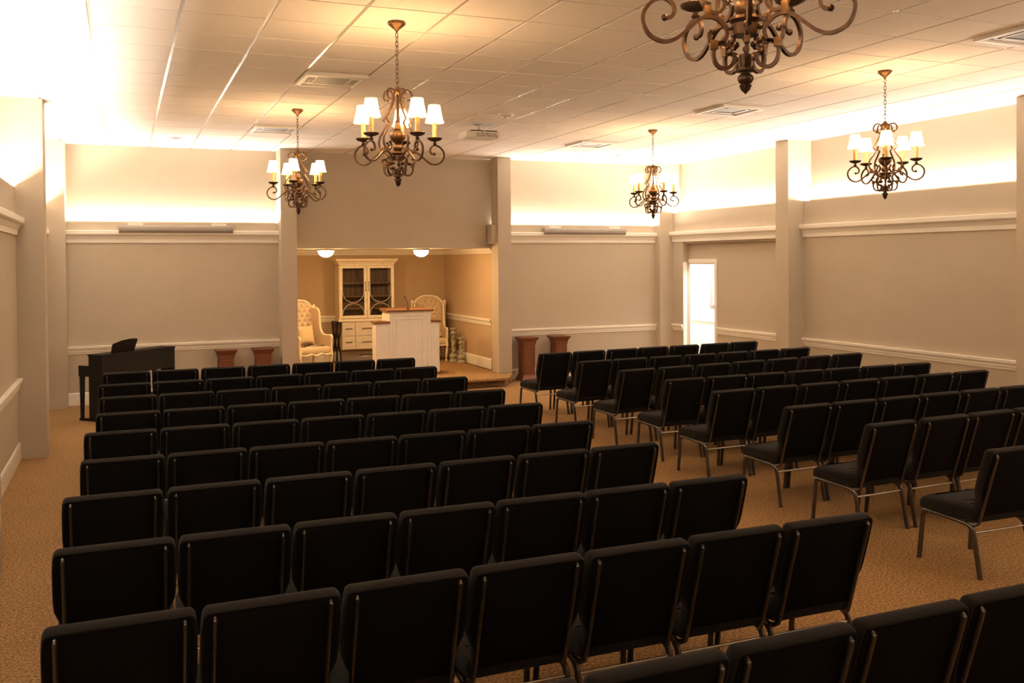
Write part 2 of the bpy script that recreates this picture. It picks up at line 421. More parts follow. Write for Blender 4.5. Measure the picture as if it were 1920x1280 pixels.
def make_chandelier():
    t = empty('chandelier')
    b = MB()
    b.lathe([(.004, .135), (.022, .135), (.024, .1), (.022, .092), (.036, .088), (.036, .078), (.014, .074), (.013, .07)], 20)          # lower hub
    b.build('lower_hub', M['bronze'], t, 40)
    b = MB(); b.lathe([(.012, .072), (.016, .07), (.026, .058), (.027, .05), (.02, .038), (.013, .035), (.021, .03), (.014, .014), (.006, .006), (.001, 0)], 20, flute=10, famp=.06)
    b.build('finial', M['bronze'], t, 40)
    b = MB(); b.lathe([(.02, .2), (.045, .2), (.047, .212), (.044, .24), (.05, .246), (.055, .252), (.052, .262), (.03, .266), (.02, .268)], 28, flute=14, famp=.02)
    for k in range(5):
        a = 2*pi*k/5; b.ball((.052*cos(a), .052*sin(a), .225), .009, 8, 5)
    b.build('hub_drum', M['bronze'], t, 40)
    b = MB(); b.lathe([(.02, .266), (.024, .27), (.036, .285), (.037, .298), (.03, .312), (.02, .322), (.026, .33), (.045, .345), (.060, .372), (.061, .392), (.05, .412), (.028, .425), (.022, .43),
                       (.03, .436), (.026, .455), (.018, .48), (.022, .492), (.014, .5), (.010, .505), (.010, .70)], 28, flute=9, famp=.035)
    b.build('baluster', M['gold'], t, 45)
    b = MB(); b.lathe([(.010, .69), (.03, .695), (.036, .705), (.038, .722), (.03, .735), (.018, .745), (.012, .757), (.004, .76)], 24, flute=12, famp=.04)
    b.build('crown_cap', M['gold'], t, 40)
    b = MB(); zt = H-CHZ; zl = .752; k = 0
    while zl < zt-.055:
        a = (k % 2)*pi/2; r = .011; hh = .024
        loop = [(r*cos(q)*cos(a), r*cos(q)*sin(a), zl+hh*.75+hh*sin(q)) for q in [2*pi*i/10 for i in range(10)]]
        b.sweep(loop, .0026, 5, up=(sin(a), cos(a), .01), closed=True); zl += hh*1.42; k += 1
    b.build('chain', M['bronze'], t, 60)
    b = MB(); b.lathe([(.008, zt-.075), (.012, zt-.07), (.02, zt-.058), (.045, zt-.04), (.058, zt-.028), (.066, zt-.022), (.068, zt-.012), (.064, zt), (.0, zt)], 32, flute=20, famp=.018)
    b.build('canopy', M['gold'], t, 40)
    for k in range(5):
        a = 2*pi*k/5
        m = MB(); bar(m, ARM); m.cur = 1
        m.box((.122, -.009, .254), (.146, .009, .30), .002)
        m.box((.098, -.009, .150), (.126, .009, .182), .002)
        arm = m.build('arm', [M['bronze'], M['gold']], t, 40); arm.rotation_euler = (0, 0, a)
        c = MB(); c.lathe([(.003, .322), (.010, .325), (.017, .334), (.010, .342), (.009, .35), (.03, .356), (.052, .366), (.058, .378), (.054, .38), (.03, .37), (.004, .368)], 24, c=(.287, 0, 0), flute=16, famp=.025)
        c.build('drip_cup', M['darkcup'], arm, 40)
        c = MB(); c.lathe([(.0, .368), (.0175, .369), (.019, .38), (.0165, .40), (.018, .43), (.0165, .47), (.0175, .49), (.002, .492)], 14, c=(.287, 0, 0))
        c.build('candle', M['candle'], arm, 50)
        c = MB(); pr = [(.073, .494), (.066, .512), (.058, .545), (.050, .585), (.0455, .612), (.043, .63)]
        inn = [(r-.0015, z) for r, z in pr][::-1]
        n = 24; vs = []; fs = []; loop = pr+inn; K = len(loop)
        for i in range(n):
            g = 2*pi*i/n
            for r, z in loop: vs.append((.287+r*cos(g), r*sin(g), z))
        for i in range(n):
            for q in range(K): fs.append((i*K+q, ((i+1) % n)*K+q, ((i+1) % n)*K+(q+1) % K, i*K+(q+1) % K))
        c.add(vs, fs); c.mi = [0 if (q % K) < len(pr)-1 else 2 for q in range(len(fs))]; c.cur = 1
        for r, z, w in ((.0665, .512, .0032), (.0445, .629, .003)):
            c.sweep([(.287+r*cos(2*pi*i/24), r*sin(2*pi*i/24), z) for i in range(24)], w, 6, closed=True)
        for i in range(6):
            g = 2*pi*(i+.5)/6; c.sweep([(.287+(r+.0012)*cos(g), (r+.0012)*sin(g), z) for r, z in pr], .0027, 5)
        c.build('lamp_shade', [M['shade'], M['shadetrim'], M['shadelining']], arm, 60)
        s = MB(); bar(s, SUP, balls=(True, False)); s.sweep([(.121, 0, .505), (.082, 0, .474)], .0079, 4, up=(0, 1, 0)); bar(s, SLO, balls=(False, True))
        o = s.build('upper_scroll', M['bronze'], t, 40); o.rotation_euler = (0, 0, a)
        s = MB(); bar(s, LOW); s.ball((.032, 0, .118), .008, 8, 5)
        o = s.build('lower_scroll', M['bronze'], t, 40); o.rotation_euler = (0, 0, a)
    return t
chand = make_chandelier()
def place_chandelier(o, x, y, phi, lit=True):
    o.location = (x, y, CHZ); o.rotation_euler = (0, 0, radians(phi))
    for k in range(5):
        a = radians(phi)+2*pi*k/5
        point('candle_bulb', (x+.287*cos(a), y+.287*sin(a), CHZ+.56), BP, BULB, .022)
CH = [(1.94, 6.92, 284.3, 'largest of the chandeliers wholly in view, bronze with lit shades, above the left seats'),
      (1.94, 11.28, 250.0, 'bronze chandelier with lit shades hanging before the left pillar of the alcove'),
      (6.867, 11.40, 269.0, 'smallest bronze chandelier, hanging before the bright cove near the far right corner'),
      (6.844, 7.05, 227.8, 'bronze chandelier hanging in front of the lit cove of the right wall'),
      (1.985, 2.684, 236.0, 'bronze chandelier nearest the camera, cut by the top of the picture')]
for i, (x, y, p, lab) in enumerate(CH):
    o = chand if i == 0 else copy_tree(chand)
    tag(o, lab, 'chandelier', 'bronze chandeliers with five shaded candles'); place_chandelier(o, x, y, p)
# unseen bare lights added as fill where the chandelier grid would go on
for x, y, e in ((6.85, 2.68, 34), (1.98, -1.67, 8), (6.85, -1.67, 8)): point('offframe_fill_light', (x, y, CHZ+.55), e, (1.0, .66, .38), .28)

# ------------------------------------------------------------------ stacking chairs
def make_chair():
    t = empty('stacking_chair')
    d = Vector((0, -.291, .957)); nrm = Vector((0, .957, .291)); o0 = Vector((0, -.197, .392))
    half = [(.216, 0), (.221, .045), (.222, .105), (.240, .15), (.255, .19), (.2585, .25), (.257, .40), (.252, .487)]
    out = [(x, s) for x, s in half]+[(-x, s) for x, s in half[::-1]]
    out = [(x, s, (.034 if s > .48 else (.02 if s == 0 else .03))) for x, s in out]
    ol = roundpoly(out, .03, 4)
    fr = lambda u, v, w: o0+Vector((u, 0, 0))+d*v+nrm*w
    MB().pillow(ol, [(.001, .016), (-.004, .010), (-.003, .004), (.006, .0005), (.026, 0), (.042, .001), (.055, .006), (.064, .016), (.070, .032), (.073, .06)], fr).build('backrest', M['fabric'], t, 55)
    ol2 = roundpoly([(x*.955, max(.012, s*.967)) for x, s in half]+[(-x*.955, max(.012, s*.967)) for x, s in half[::-1]], .022, 3)
    MB().pillow(ol2, [(-.004, .004), (-.002, 0), (.008, 0)], fr).build('back_panel', M['backpanel'], t, 40)
    so = roundpoly([(-.235, -.205, .03), (.235, -.205, .03), (.2575, -.02, .05), (.254, .29, .06), (-.254, .29, .06), (-.2575, -.02, .05)], .05, 5)
    fs = lambda u, v, w: Vector((u, v, .358+w-.0-.03*max(0, (v-.16)/.13)**2*w/.1+.02*(v+.2)*0))
    MB().pillow(so, [(0, .02), (.006, .006), (.02, 0), (.06, 0), (.08, .008), (.094, .025), (.103, .06), (.107, .11)], fs).build('seat', M['fabric'], t, 55)
    for s in (-1, 1):
        x = .211*s
        P = spline([(x, -.333, .831), (x, -.342, .826), (x, -.339, .803), (x, -.277, .60), (x, -.212, .385), (x*1.02, -.193, .352), (x*1.06, -.165, .338), (x*1.08, -.13, .340)], 4)
        MB().sweep(P, .0125, 8, up=(1, 0, 0), w2=.009).build('back_post', M['steel'], t, 50)
    f = MB()
    for s in (-1, 1):
        x = .238*s
        f.sweep(spline([(x, -.17, .318), (x, -.13, .338), (x, 0, .346), (x, .18, .350), (x, .222, .345)], 4), .014, 8, up=(1, 0, 0), w2=.012)
    for y in (-.10, .17): f.sweep([(-.238, y, .345), (.238, y, .345)], .010, 8)
    f.build('seat_frame', M['steel'], t, 50)
    for s in (-1, 1):
        x = .238*s
        P = spline([(x, -.150, .332), (x, -.172, .312), (x, -.186, .27), (x*1.01, -.212, .14), (x*1.02, -.240, 0)], 5)
        MB().sweep(P, .019, 8, up=(1, 0, 0), w2=.0145).build('leg', M['steel'], t, 50)
        P = spline([(x, .20, .348), (x, .232, .342), (x, .246, .31), (x*1.01, .26, .16), (x*1.02, .277, 0)], 5)
        MB().sweep(P, .019, 8, up=(1, 0, 0), w2=.0145).build('leg', M['steel'], t, 50)
    MB().sweep([(-.238, -.180, .29), (.238, -.180, .29)], .007, 8).build('stretcher', M['chrome'], t, 50)
    return t
chair = make_chair()
KIDS[chair.name] = list(chair.children)
ORD = ['first', 'second', 'third', 'fourth', 'fifth', 'sixth', 'seventh', 'eighth', 'ninth', 'tenth']
first = [True]
def put_chair(x, ytop, ang, label, group):
    o = chair if first[0] else copy_tree(chair)
    first[0] = False
    ang += radians(random.uniform(-.5, .5)); ytop += random.uniform(-.006, .006)
    o.location = (x-.352*sin(ang), ytop+.352*cos(ang), 0); o.rotation_euler = (0, 0, ang)
    tag(o, label, 'chair', group)
# left block: (xL, yL, xR, yR) of the tops of the outer posts; row 1 is the one nearest the stage
LROW = [(-.177, 11.69, 3.466, 11.74), (-.201, 10.56, 3.416, 10.66), (-.174, 9.55, 3.409, 9.575), (-.177, 8.505, 3.402, 8.478), (-.237, 7.56, 3.365, 7.51),
        (-.222, 6.509, 3.333, 6.492), (-.272, 5.505, 3.338, 5.523), (-.258, 4.51, 3.294, 4.478), (-.232, 3.533, 3.336, 3.547), (-.27, 2.445, 3.315, 2.495)]
for r, (xa, ya, xb, yb) in enumerate(LROW):
    ang = atan2(yb-ya, xb-xa)
    for k in range(7):
        if r == 9 and k < 2: continue                       # below the frame
        f = k/6; x = xa+.211+(xb-xa-.422)*f; y = ya+(yb-ya)*f
        if r == 9: lab = 'black chair of the foreground row across the bottom, %s from its aisle end' % ORD[6-k]
        elif r == 8: lab = 'black chair in the nearest complete row, %s from its left end' % ORD[k]
        else: lab = 'black chair, left block, %s row from the stage, %s from the left wall' % (ORD[r], ORD[k])
        put_chair(x, y, ang, lab, 'black stacking chairs of the left block')
RROW = [([5.415, 5.955, 6.505, 7.04, 7.585, 8.15, 8.695], 11.50, 11.77), ([5.44, 5.97, 6.515, 7.06, 7.615, 8.155, 8.70], 10.38, 10.60),
        ([5.442+.5565*k for k in range(7)], 9.34, 9.66), ([5.462+.535*k for k in range(7)], 8.39, 8.44), ([5.406+.537*k for k in range(7)], 7.46, 7.58),
        ([5.41, 5.937, 6.462, 6.988, 7.514, 8.04], 6.40, 6.51), ([5.412, 5.985, 6.512, 7.04], 5.46, 5.53), ([5.425], 4.40, 4.40)]
for r, (xs, ya, yb) in enumerate(RROW):
    w = xs[-1]-xs[0]; ang = atan2(yb-ya, w) if w else 0
    for k, x in enumerate(xs):
        y = ya+(yb-ya)*((x-xs[0])/w if w else 0)
        if r == 7: lab = 'black chair at the right edge of the picture, seat and metal legs in full view'
        else: lab = 'black chair, right block, %s row from the back wall, %s from the aisle' % (ORD[r], ORD[k])
        put_chair(x, y, ang, lab, 'black stacking chairs of the right block')

# ------------------------------------------------------------------ ceiling fittings
def diffuser(x, y, label, fourway):
    t = empty('air_diffuser', (x, y, H), 0, label, 'vent', 'square ceiling air diffusers')
    s = .305; f = MB()
    for a, b in (((-s, -s), (s, -s+.05)), ((-s, s-.05), (s, s)), ((-s, -s+.05), (-s+.05, s-.05)), ((s-.05, -s+.05), (s, s-.05))):
        f.box((a[0], a[1], -.03), (b[0], b[1], 0), .006)
    f.build('frame', M['plastic'], t)
    g = MB()
    if fourway:
        g.box((-.255, -.255, -.018), (-.165, .255, -.006)); g.box((.165, -.255, -.018), (.255, .255, -.006)); g.box((-.165, -.255, -.018), (.165, -.17, -.006)); g.box((-.165, .17, -.018), (.165, .255, -.006))
        g.build('panel', M['plastic'], t)
        for sx in (-1, 1):
            g = MB(); g.box((sx*.185-.008, -.125, -.020), (sx*.185+sx*.048+.008, .125, -.017))
            g.cur = 1
            for k in range(3): g.box((sx*.185+sx*k*.024-.003, -.12, -.026), (sx*.185+sx*k*.024+.003, .12, -.016))
            g.build('louver', [M['plastic'], M['greyplastic']], t)
    else:
        for a in (.25, .21, .17):
            for p, q in (((-a, -a), (a, -a+.022)), ((-a, a-.022), (a, a)), ((-a, -a), (-a+.022, a)), ((a-.022, -a), (a, a))):
                g.box((p[0], p[1], -.012-(.25-a)*.12), (q[0], q[1], -.006-(.25-a)*.12))
        g.build('panel', M['plastic'], t)
    c = MB(); c.box((-.165, -.17, -.014), (.165, .17, -.004)); c.build('grille', M['greyplastic'], t)
diffuser(1.938, 9.315, 'square ceiling air unit between the two left chandeliers', True)
diffuser(1.938, 13.0, 'square ceiling air unit behind the farther left chandelier', True)
diffuser(6.82, 9.53, 'square ceiling diffuser between the two right chandeliers', False)
diffuser(6.76, 13.07, 'square ceiling diffuser farthest back, above the far right seats', False)
diffuser(6.83, 5.45, 'square ceiling diffuser at the top right corner of the picture', False)
for x, y, lab in ((.74, 14.46, 'small round recessed fitting in the ceiling above the left back bay'), (7.96, 14.36, 'small round recessed fitting in the ceiling above the right back bay')):
    t = empty('downlight', (x, y, H), 0, lab, 'downlight', 'round recessed fittings')
    MB().lathe([(.06, 0), (.06, -.006), (.095, -.01), (.1, 0)], 28).build('trim_ring', M['plastic'], t, 40)
    MB().lathe([(.0, -.004), (.062, -.004), (.062, 0), (0, 0)], 24).build('lens', M['greyplastic'], t, 40)
t = empty('smoke_detector', (4.39, 10.75, H), 0, 'round white smoke detector on the ceiling behind the projector', 'detector')
t['label'] = 'round white smoke detector on the ceiling, right of the projector'
MB().lathe([(.0, 0), (.095, 0), (.096, -.02), (.085, -.034), (.06, -.038), (0, -.038)], 32).build('base', M['plastic'], t, 40)
m = MB(); m.lathe([(.034, -.036), (.034, -.055), (.024, -.068), (0, -.07)], 20, c=(0, -.01, 0))
for s in (-1, 1): m.box((s*.045-.008, -.03, -.05), (s*.045+.008, .01, -.036), .003)
m.build('sensor_cap', M['plastic'], t, 40)
# projector hung from the ceiling, its sockets face the room
t = empty('projector', (4.415, 11.6, H), radians(0), 'white projector hung from the ceiling, socket side facing the camera', 'projector')
PZ = -.19
MB().box((-.236, 0, PZ), (.236, .30, PZ+.088), .012).build('body', M['plastic'], t)
m = MB(); m.box((-.10, -.004, PZ+.012), (.20, .01, PZ+.076)); p = m.build('socket_panel', M['drawer'], t)
m = MB(); rr = random.Random(3)
for k in range(16):
    x = -.09+.018*k; z = PZ+(.026 if k % 2 else .052)+rr.uniform(-.004, .004); w = rr.uniform(.004, .009)
    m.box((x-w, -.008, z-.006), (x+w, -.002, z+.006))
m.build('sockets', M['darkport'], p)
MB().box((-.16, .03, PZ+.088), (.21, .27, PZ+.105), .004).build('mount_plate', M['iron'], t)
MB().lathe([(.02, PZ+.1), (.02, 0), (.06, 0)], 16, c=(0, .15, 0)).build('mount_pole', M['plastic'], t, 40)
for dx in (0, .018):
    MB().sweep(spline([(dx-.03, -.01, -.003), (dx-.012, -.02, -.07), (dx, -.025, -.12), (dx+.01, -.012, PZ+.04)], 6), .004, 6).build('cable', M['plastic'], t, 60)

# motorised screen cases
def screen(x0, x1, label):
    t = empty('projection_screen', ((x0+x1)/2, YL-.12, 2.645), 0, label, 'screen', 'long projection screen cases')
    w = (x1-x0)/2
    pr = [(.125, -.055), (.125, .05), (.11, .058), (.03, .058), (.012, .05), (.0, .02), (.0, -.02), (.02, -.05), (.05, -.058), (.11, -.058)]
    pr = [(p[0]-.02, p[1]) for p in pr]
    MB().extrude(pr, (-w+.012, 0, 0), (w-.012, 0, 0), (0, 1, 0)).build('case', M['screencase'], t)
    for s in (-1, 1):
        m = MB(); m.extrude([(d*1.0-.002, z*1.06) for d, z in pr], (s*(w-.013), 0, 0), (s*w, 0, 0), (0, 1, 0)); m.build('end_cap', M['screencase'], t)
    for f in (-.72, .75):
        m = MB(); m.box((f*w-.11, .03, .055), (f*w+.11, .118, .088), .004); m.build('bracket', M['plastic'], t)
screen(-.04, 1.62, 'long white projection screen case on the trim of the left back bay')
screen(7.01, 8.67, 'long white projection screen case on the trim of the right back bay')

# ------------------------------------------------------------------ alcove lamps
for x, lab in ((3.195, 'lit dome ceiling lamp of the alcove, above the left wing chair'), (4.876, 'lit dome ceiling lamp of the alcove, above the lectern')):
    t = empty('flush_lamp', (x, 15.95, ZAC), 0, lab, 'ceiling lamp', 'dome lamps of the alcove')
    MB().lathe([(.10, 0), (.155, -.004), (.158, -.018), (.146, -.03), (.135, -.032), (.10, -.02)], 36).build('base_ring', M['bronze'], t, 40)
    MB().lathe([(.132, -.03), (.128, -.06), (.108, -.10), (.07, -.128), (.03, -.14), (0, -.142)], 32).build('glass_dome', M['dome'], t, 60)
    MB().lathe([(.001, -.14), (.008, -.142), (.008, -.152), (.001, -.155)], 12).build('knob', M['bronze'], t, 60)

# ------------------------------------------------------------------ digital piano
t = empty('digital_piano', (-.265, 13.69, 0), radians(45), 'black upright digital piano behind the front left chairs', 'piano')
LN = 1.36; t.scale = (1, .9, 1)
m = MB(); m.box((.03, .0, .60), (LN-.03, .02, .885)); m.box((.03, .02, .60), (LN-.03, .26, .62)); m.box((.03, .25, .74), (LN-.03, .27, .88))
m.build('back_panel', M['blackwood'], t)
MB().box((-.005, -.008, .882), (LN+.005, .285, .902), .003).build('lid', M['blackwood'], t)
for x in (0, LN-.03):
    m = MB(); m.box((x, 0, .0), (x+.03, .27, .885), .003); m.box((x, .26, .60), (x+.03, .475, .745), .003)
    m.box((x, 0, 0), (x+.03, .47, .035), .003)
    m.build('side_panel', M['black'], t)
for x in (0, LN-.03):
    m = MB(); m.add([(x+a, y, z) for z, w0 in ((.03, .40), (.605, .375)) for a in (0, .03) for y in (w0, .445 if z < .3 else .455)],
                    [(0, 1, 3, 2), (4, 6, 7, 5), (0, 4, 5, 1), (2, 3, 7, 6), (0, 2, 6, 4), (1, 5, 7, 3)])
    m.build('leg', M['black'], t)
MB().box((.03, .26, .60), (LN-.03, .475, .70), .003).build('key_bed', M['black'], t)
k = MB(); k.box((.08, .29, .70), (LN-.08, .44, .718)); k.build('keyboard', M['plastic'], t)
MB().box((.03, .10, .12), (LN-.03, .14, .27), .003).build('pedal_board', M['blackwood'], t)
ol = [(.215, .0), (.62, .0), (.645, .165), (.60, .178), (.50, .182), (.36, .17), (.22, .135), (.205, .12)]
MB().pillow(roundpoly(ol, .008, 2), [(0, 0), (.014, 0)], lambda u, v, w: Vector((u, .06+w-.35*v, .90+v))).build('music_rest', M['black'], t)

# ------------------------------------------------------------------ wooden pedestals
def pedestal():
    t = empty('pedestal')
    b = MB(); b.box((-.113, -.113, .10), (.113, .113, .66), .004); b.build('shaft', M['wood'], t)
    f = MB()
    for a in range(4):
        T = Matrix.Rotation(a*pi/2, 4, 'Z')
        for p, q in (((-.085, -.119, .15), (.085, -.112, .165)), ((-.085, -.119, .595), (.085, -.112, .61)), ((-.085, -.119, .15), (-.07, -.112, .61)), ((.07, -.119, .15), (.085, -.112, .61))):
            f.box(p, q, .002, T)
    f.build('panel_moulding', M['wood'], t)
    def flare(rows, nm):
        m = MB(); vs = [(sx*s, sy*s, z) for s, z in rows for sx, sy in ((-1, -1), (1, -1), (1, 1), (-1, 1))]
        fs = [(k*4+i, k*4+(i+1) % 4, k*4+4+(i+1) % 4, k*4+4+i) for k in range(len(rows)-1) for i in range(4)]+[(0, 1, 2, 3), tuple(len(rows)*4-4+i for i in range(4))]
        m.add(vs, fs); m.build(nm, M['wood'], t)
    flare([(.113, .63), (.120, .64), (.121, .665), (.130, .70), (.152, .735), (.161, .748), (.162, .768)], 'cap')
    flare([(.152, 0), (.152, .03), (.138, .055), (.122, .085), (.113, .11)], 'foot')
    return t
ped = pedestal()
PE = [(6.60, 15.27, 'cherry wood pedestal nearest the alcove, in the right back bay'), (7.225, 15.27, 'cherry wood pedestal farther from the alcove, behind the right chairs'),
      (1.475, 15.27, 'cherry wood pedestal nearer the piano, in the left back bay'), (2.04, 15.27, 'cherry wood pedestal beside the left pillar of the alcove')]
for i, (x, y, lab) in enumerate(PE):
    o = ped if i == 0 else copy_tree(ped)
    o.location = (x, y, 0); tag(o, lab, 'pedestal', 'cherry wood pedestals along the back wall')
bx = MB(); bx.box((-.028, -.028, 0), (.028, .028, .06), .004); o = bx.build('small_box', M['plastic'], None, None, (6.783, 15.40, 0)); tag(o, 'small white box on the carpet between the two pedestals right of the alcove', 'box')

# ------------------------------------------------------------------ lectern
t = empty('lectern', (4.57, 15.764, ZA), 0, 'white panelled lectern with wooden tops on the carpeted platform', 'lectern')
x0 = 4.57
m = MB(); m.box((4.24-x0, 0, 0), (4.99-x0, .50, 1.10), .004); m.build('body', M['white'], t)
for a, b in ((4.0, 4.24), (4.99, 5.142)):
    MB().box((a-x0, 0.002, 0), (b-x0, .26, .905), .004).build('side_wing', M['white'], t)
m = MB(); m.box((3.975-x0, -.03, .905), (4.25-x0, .29, .94), .006); m.build('wing_top', M['oak'], t)
m = MB(); m.box((4.985-x0, -.03, .905), (5.165-x0, .29, .94), .006); m.build('wing_top', M['oak'], t)
m = MB(); m.box((4.20-x0, -.035, 1.10), (5.03-x0, .54, 1.135), .006); m.box((4.20-x0, .50, 1.135), (5.03-x0, .54, 1.15), .003); m.build('top', M['oak'], t)
m = MB()
def ringbox(m, xa, xb, za, zb, w, d):
    m.box((xa, -d, za), (xb, .004, za+w), .002); m.box((xa, -d, zb-w), (xb, .004, zb), .002)
    m.box((xa, -d, za+w), (xa+w, .004, zb-w), .002); m.box((xb-w, -d, za+w), (xb, .004, zb-w), .002)
ringbox(m, 4.36-x0, 4.845-x0, .12, .985, .018, .012); m.box((4.34-x0, -.014, 1.02), (4.91-x0, .004, 1.06), .004)
ringbox(m, 4.30-x0, 4.93-x0, .06, 1.075, .012, .006)
m.build('panel_moulding', M['white'], t)
MB().box((3.97-x0, -.03, 0), (5.17-x0, .54, .03), .004).build('plinth', M['oak'], t)
t = empty('microphone', (4.60, 15.86, ZA+1.135), 0, 'thin black gooseneck microphone on top of the lectern', 'microphone')
MB().lathe([(.03, 0), (.03, .012), (.008, .018), (.006, .03)], 16).build('base', M['iron'], t, 40)
MB().sweep(spline([(0, 0, .02), (-.004, 0, .09), (-.02, 0, .15), (-.045, 0, .20)], 6), .005, 8).build('gooseneck', M['iron'], t, 60)
MB().sweep([(-.042, 0, .195), (-.06, 0, .225)], .009, 8).build('capsule', M['iron'], t, 60)

# ------------------------------------------------------------------ hutch
HY = 18.10
t = empty('hutch', (4.42, HY, ZA), 0, 'cream hutch with two glazed doors and drawers against the alcove wall', 'cabinet')
W2 = .55; zb, ztp = .84, 1.93     # above the platform
m = MB(); m.box((-W2, 0, zb), (-W2+.03, .40, ztp)); m.box((W2-.03, 0, zb), (W2, .40, ztp)); m.box((-W2, 0, ztp-.03), (W2, .40, ztp)); m.box((-W2-.015, -.012, zb-.03), (W2+.015, .41, zb+.02), .004)
m.build('body', M['cream'], t)
MB().box((-W2+.03, .375, zb), (W2-.03, .395, ztp-.03)).build('back_planks', M['plank'], t)
m = MB()
for k in range(1, 10): m.box((-W2+.03+.104*k-.003, .372, zb), (-W2+.03+.104*k+.003, .376, ztp-.03))
m.build('plank_gaps', M['darkport'], t)
for z in (1.28+.0, 1.54, 1.02+.02):
    MB().box((-W2+.03, .08, z), (W2-.03, .37, z+.022), .003).build('shelf', M['oak'], t)
m = MB(); cr = [(0, 0), (-.006, .02), (-.03, .055), (-.062, .085), (-.066, .10), (-.066, .118)]
vs = []; fs = []
for d, z in cr:
    for sx, sy in ((-1, 0), (1, 0), (1, 1), (-1, 1)): vs.append((sx*(W2-d), (d if sy == 0 else .40-d), ztp+z-.02))
n = len(cr)
for k in range(n-1):
    for i in range(4): fs.append((k*4+i, k*4+(i+1) % 4, k*4+4+(i+1) % 4, k*4+4+i))
fs += [(0, 1, 2, 3), tuple(n*4-4+i for i in range(4))]
m.add(vs, fs); m.build('cornice', M['cream'], t)
for s in (-1, 1):
    xa, xb = (-W2+.012, -.004) if s < 0 else (.004, W2-.012)
    m = MB(); w = .05; za, zc = zb+.03, ztp-.035
    m.box((xa, -.02, za), (xa+w, 0, zc), .003); m.box((xb-w, -.02, za), (xb, 0, zc), .003); m.box((xa+w, -.02, za), (xb-w, 0, za+w*1.1), .003); m.box((xa+w, -.02, zc-w), (xb-w, 0, zc), .003)
    d = m.build('door', M['cream'], t)
    MB().box((xa+w, -.012, za+w), (xb-w, -.008, zc-w)).build('pane', M['glass'], d)
    cx = (xa+xb)/2; r = (xb-xa)/2-w-.006; zm = za+.30
    f = MB()
    f.sweep([(cx-r, -.016, zc-w)]+[(cx+r*cos(a), -.016, zm+r+.01+r*sin(a)) for a in [pi+pi*i/20 for i in range(21)]]+[(cx+r, -.016, zc-w)], .008, 4, up=(0, 1, 0))
    f.sweep([(cx+r*cos(a), -.016, zm-r-.01+r*sin(a)) for a in [pi*i/20 for i in range(21)]], .008, 4, up=(0, 1, 0))
    f.build('fretwork', M['ring'], d)
    MB().box((cx-.026, -.024, zm-.028), (cx+.026, -.008, zm+.028), .003).build('square_block', M['oak'], d)
    hx = -.03 if s < 0 else .03
    MB().sweep(spline([(hx, -.02, 1.40), (hx, -.045, 1.41), (hx, -.047, 1.49), (hx, -.045, 1.57), (hx, -.02, 1.58)], 4), .006, 8).build('handle', M['iron'], d, 60)
# drawer chest
m = MB(); m.box((-.495, .02, .255), (.495, .39, .81), .003); m.box((-.52, .0, .80), (.52, .41, .815), .002); m.build('chest', M['drawer'], t)
for xa, xb in ((-.49, -.235), (-.228, .228), (.235, .49)):
    for za, zc in ((.27, .525), (.532, .79)):
        d = MB().box((xa, 0, za), (xb, .022, zc), .004).build('drawer', M['drawer'], t)
        cx = (xa+xb)/2; hw = .055 if xb-xa < .3 else .09
        MB().sweep(spline([(cx-hw, 0, za+.14), (cx-hw, -.02, za+.14), (cx, -.024, za+.14), (cx+hw, -.02, za+.14), (cx+hw, 0, za+.14)], 3), .006, 8).build('handle', M['iron'], d, 60)
for s in (-1, 1):
    m = MB()
    for y in (.03, .37):
        for q in (-1, 1):
            P = spline([(s*.56+q*.045, y, 0), (s*.56+q*.035, y, .2), (s*.56, y, .41), (s*.56+q*.03, y, .6), (s*.56+q*.05, y, .8)], 6)
            m.sweep(P, .017, 6)
    m.box((s*.56-.06, .02, .795), (s*.56+.06, .38, .81), .003); m.box((s*.56-.06, .02, 0), (s*.56+.06, .38, .015), .003)
    m.build('curved_leg', M['iron'], t, 40)
t = empty('footstool', (4.36, 17.78, ZA), 0, 'low stool with bent chrome tube frame below the hutch drawers', 'stool')
t['label'] = 'low chrome tube frame standing below the hutch drawers'; t['category'] = 'frame'
for y in (0, .22):
    MB().sweep(spline([(-.15, y, 0), (-.135, y, .13), (-.12, y, .155), (.12, y, .155), (.135, y, .13), (.15, y, 0)], 5), .011, 8, up=(0, 1, 0)).build('leg_frame', M['chrome'], t, 50)
MB().box((-.13, -.01, .16), (.13, .23, .175), .004).build('top', M['iron'], t)

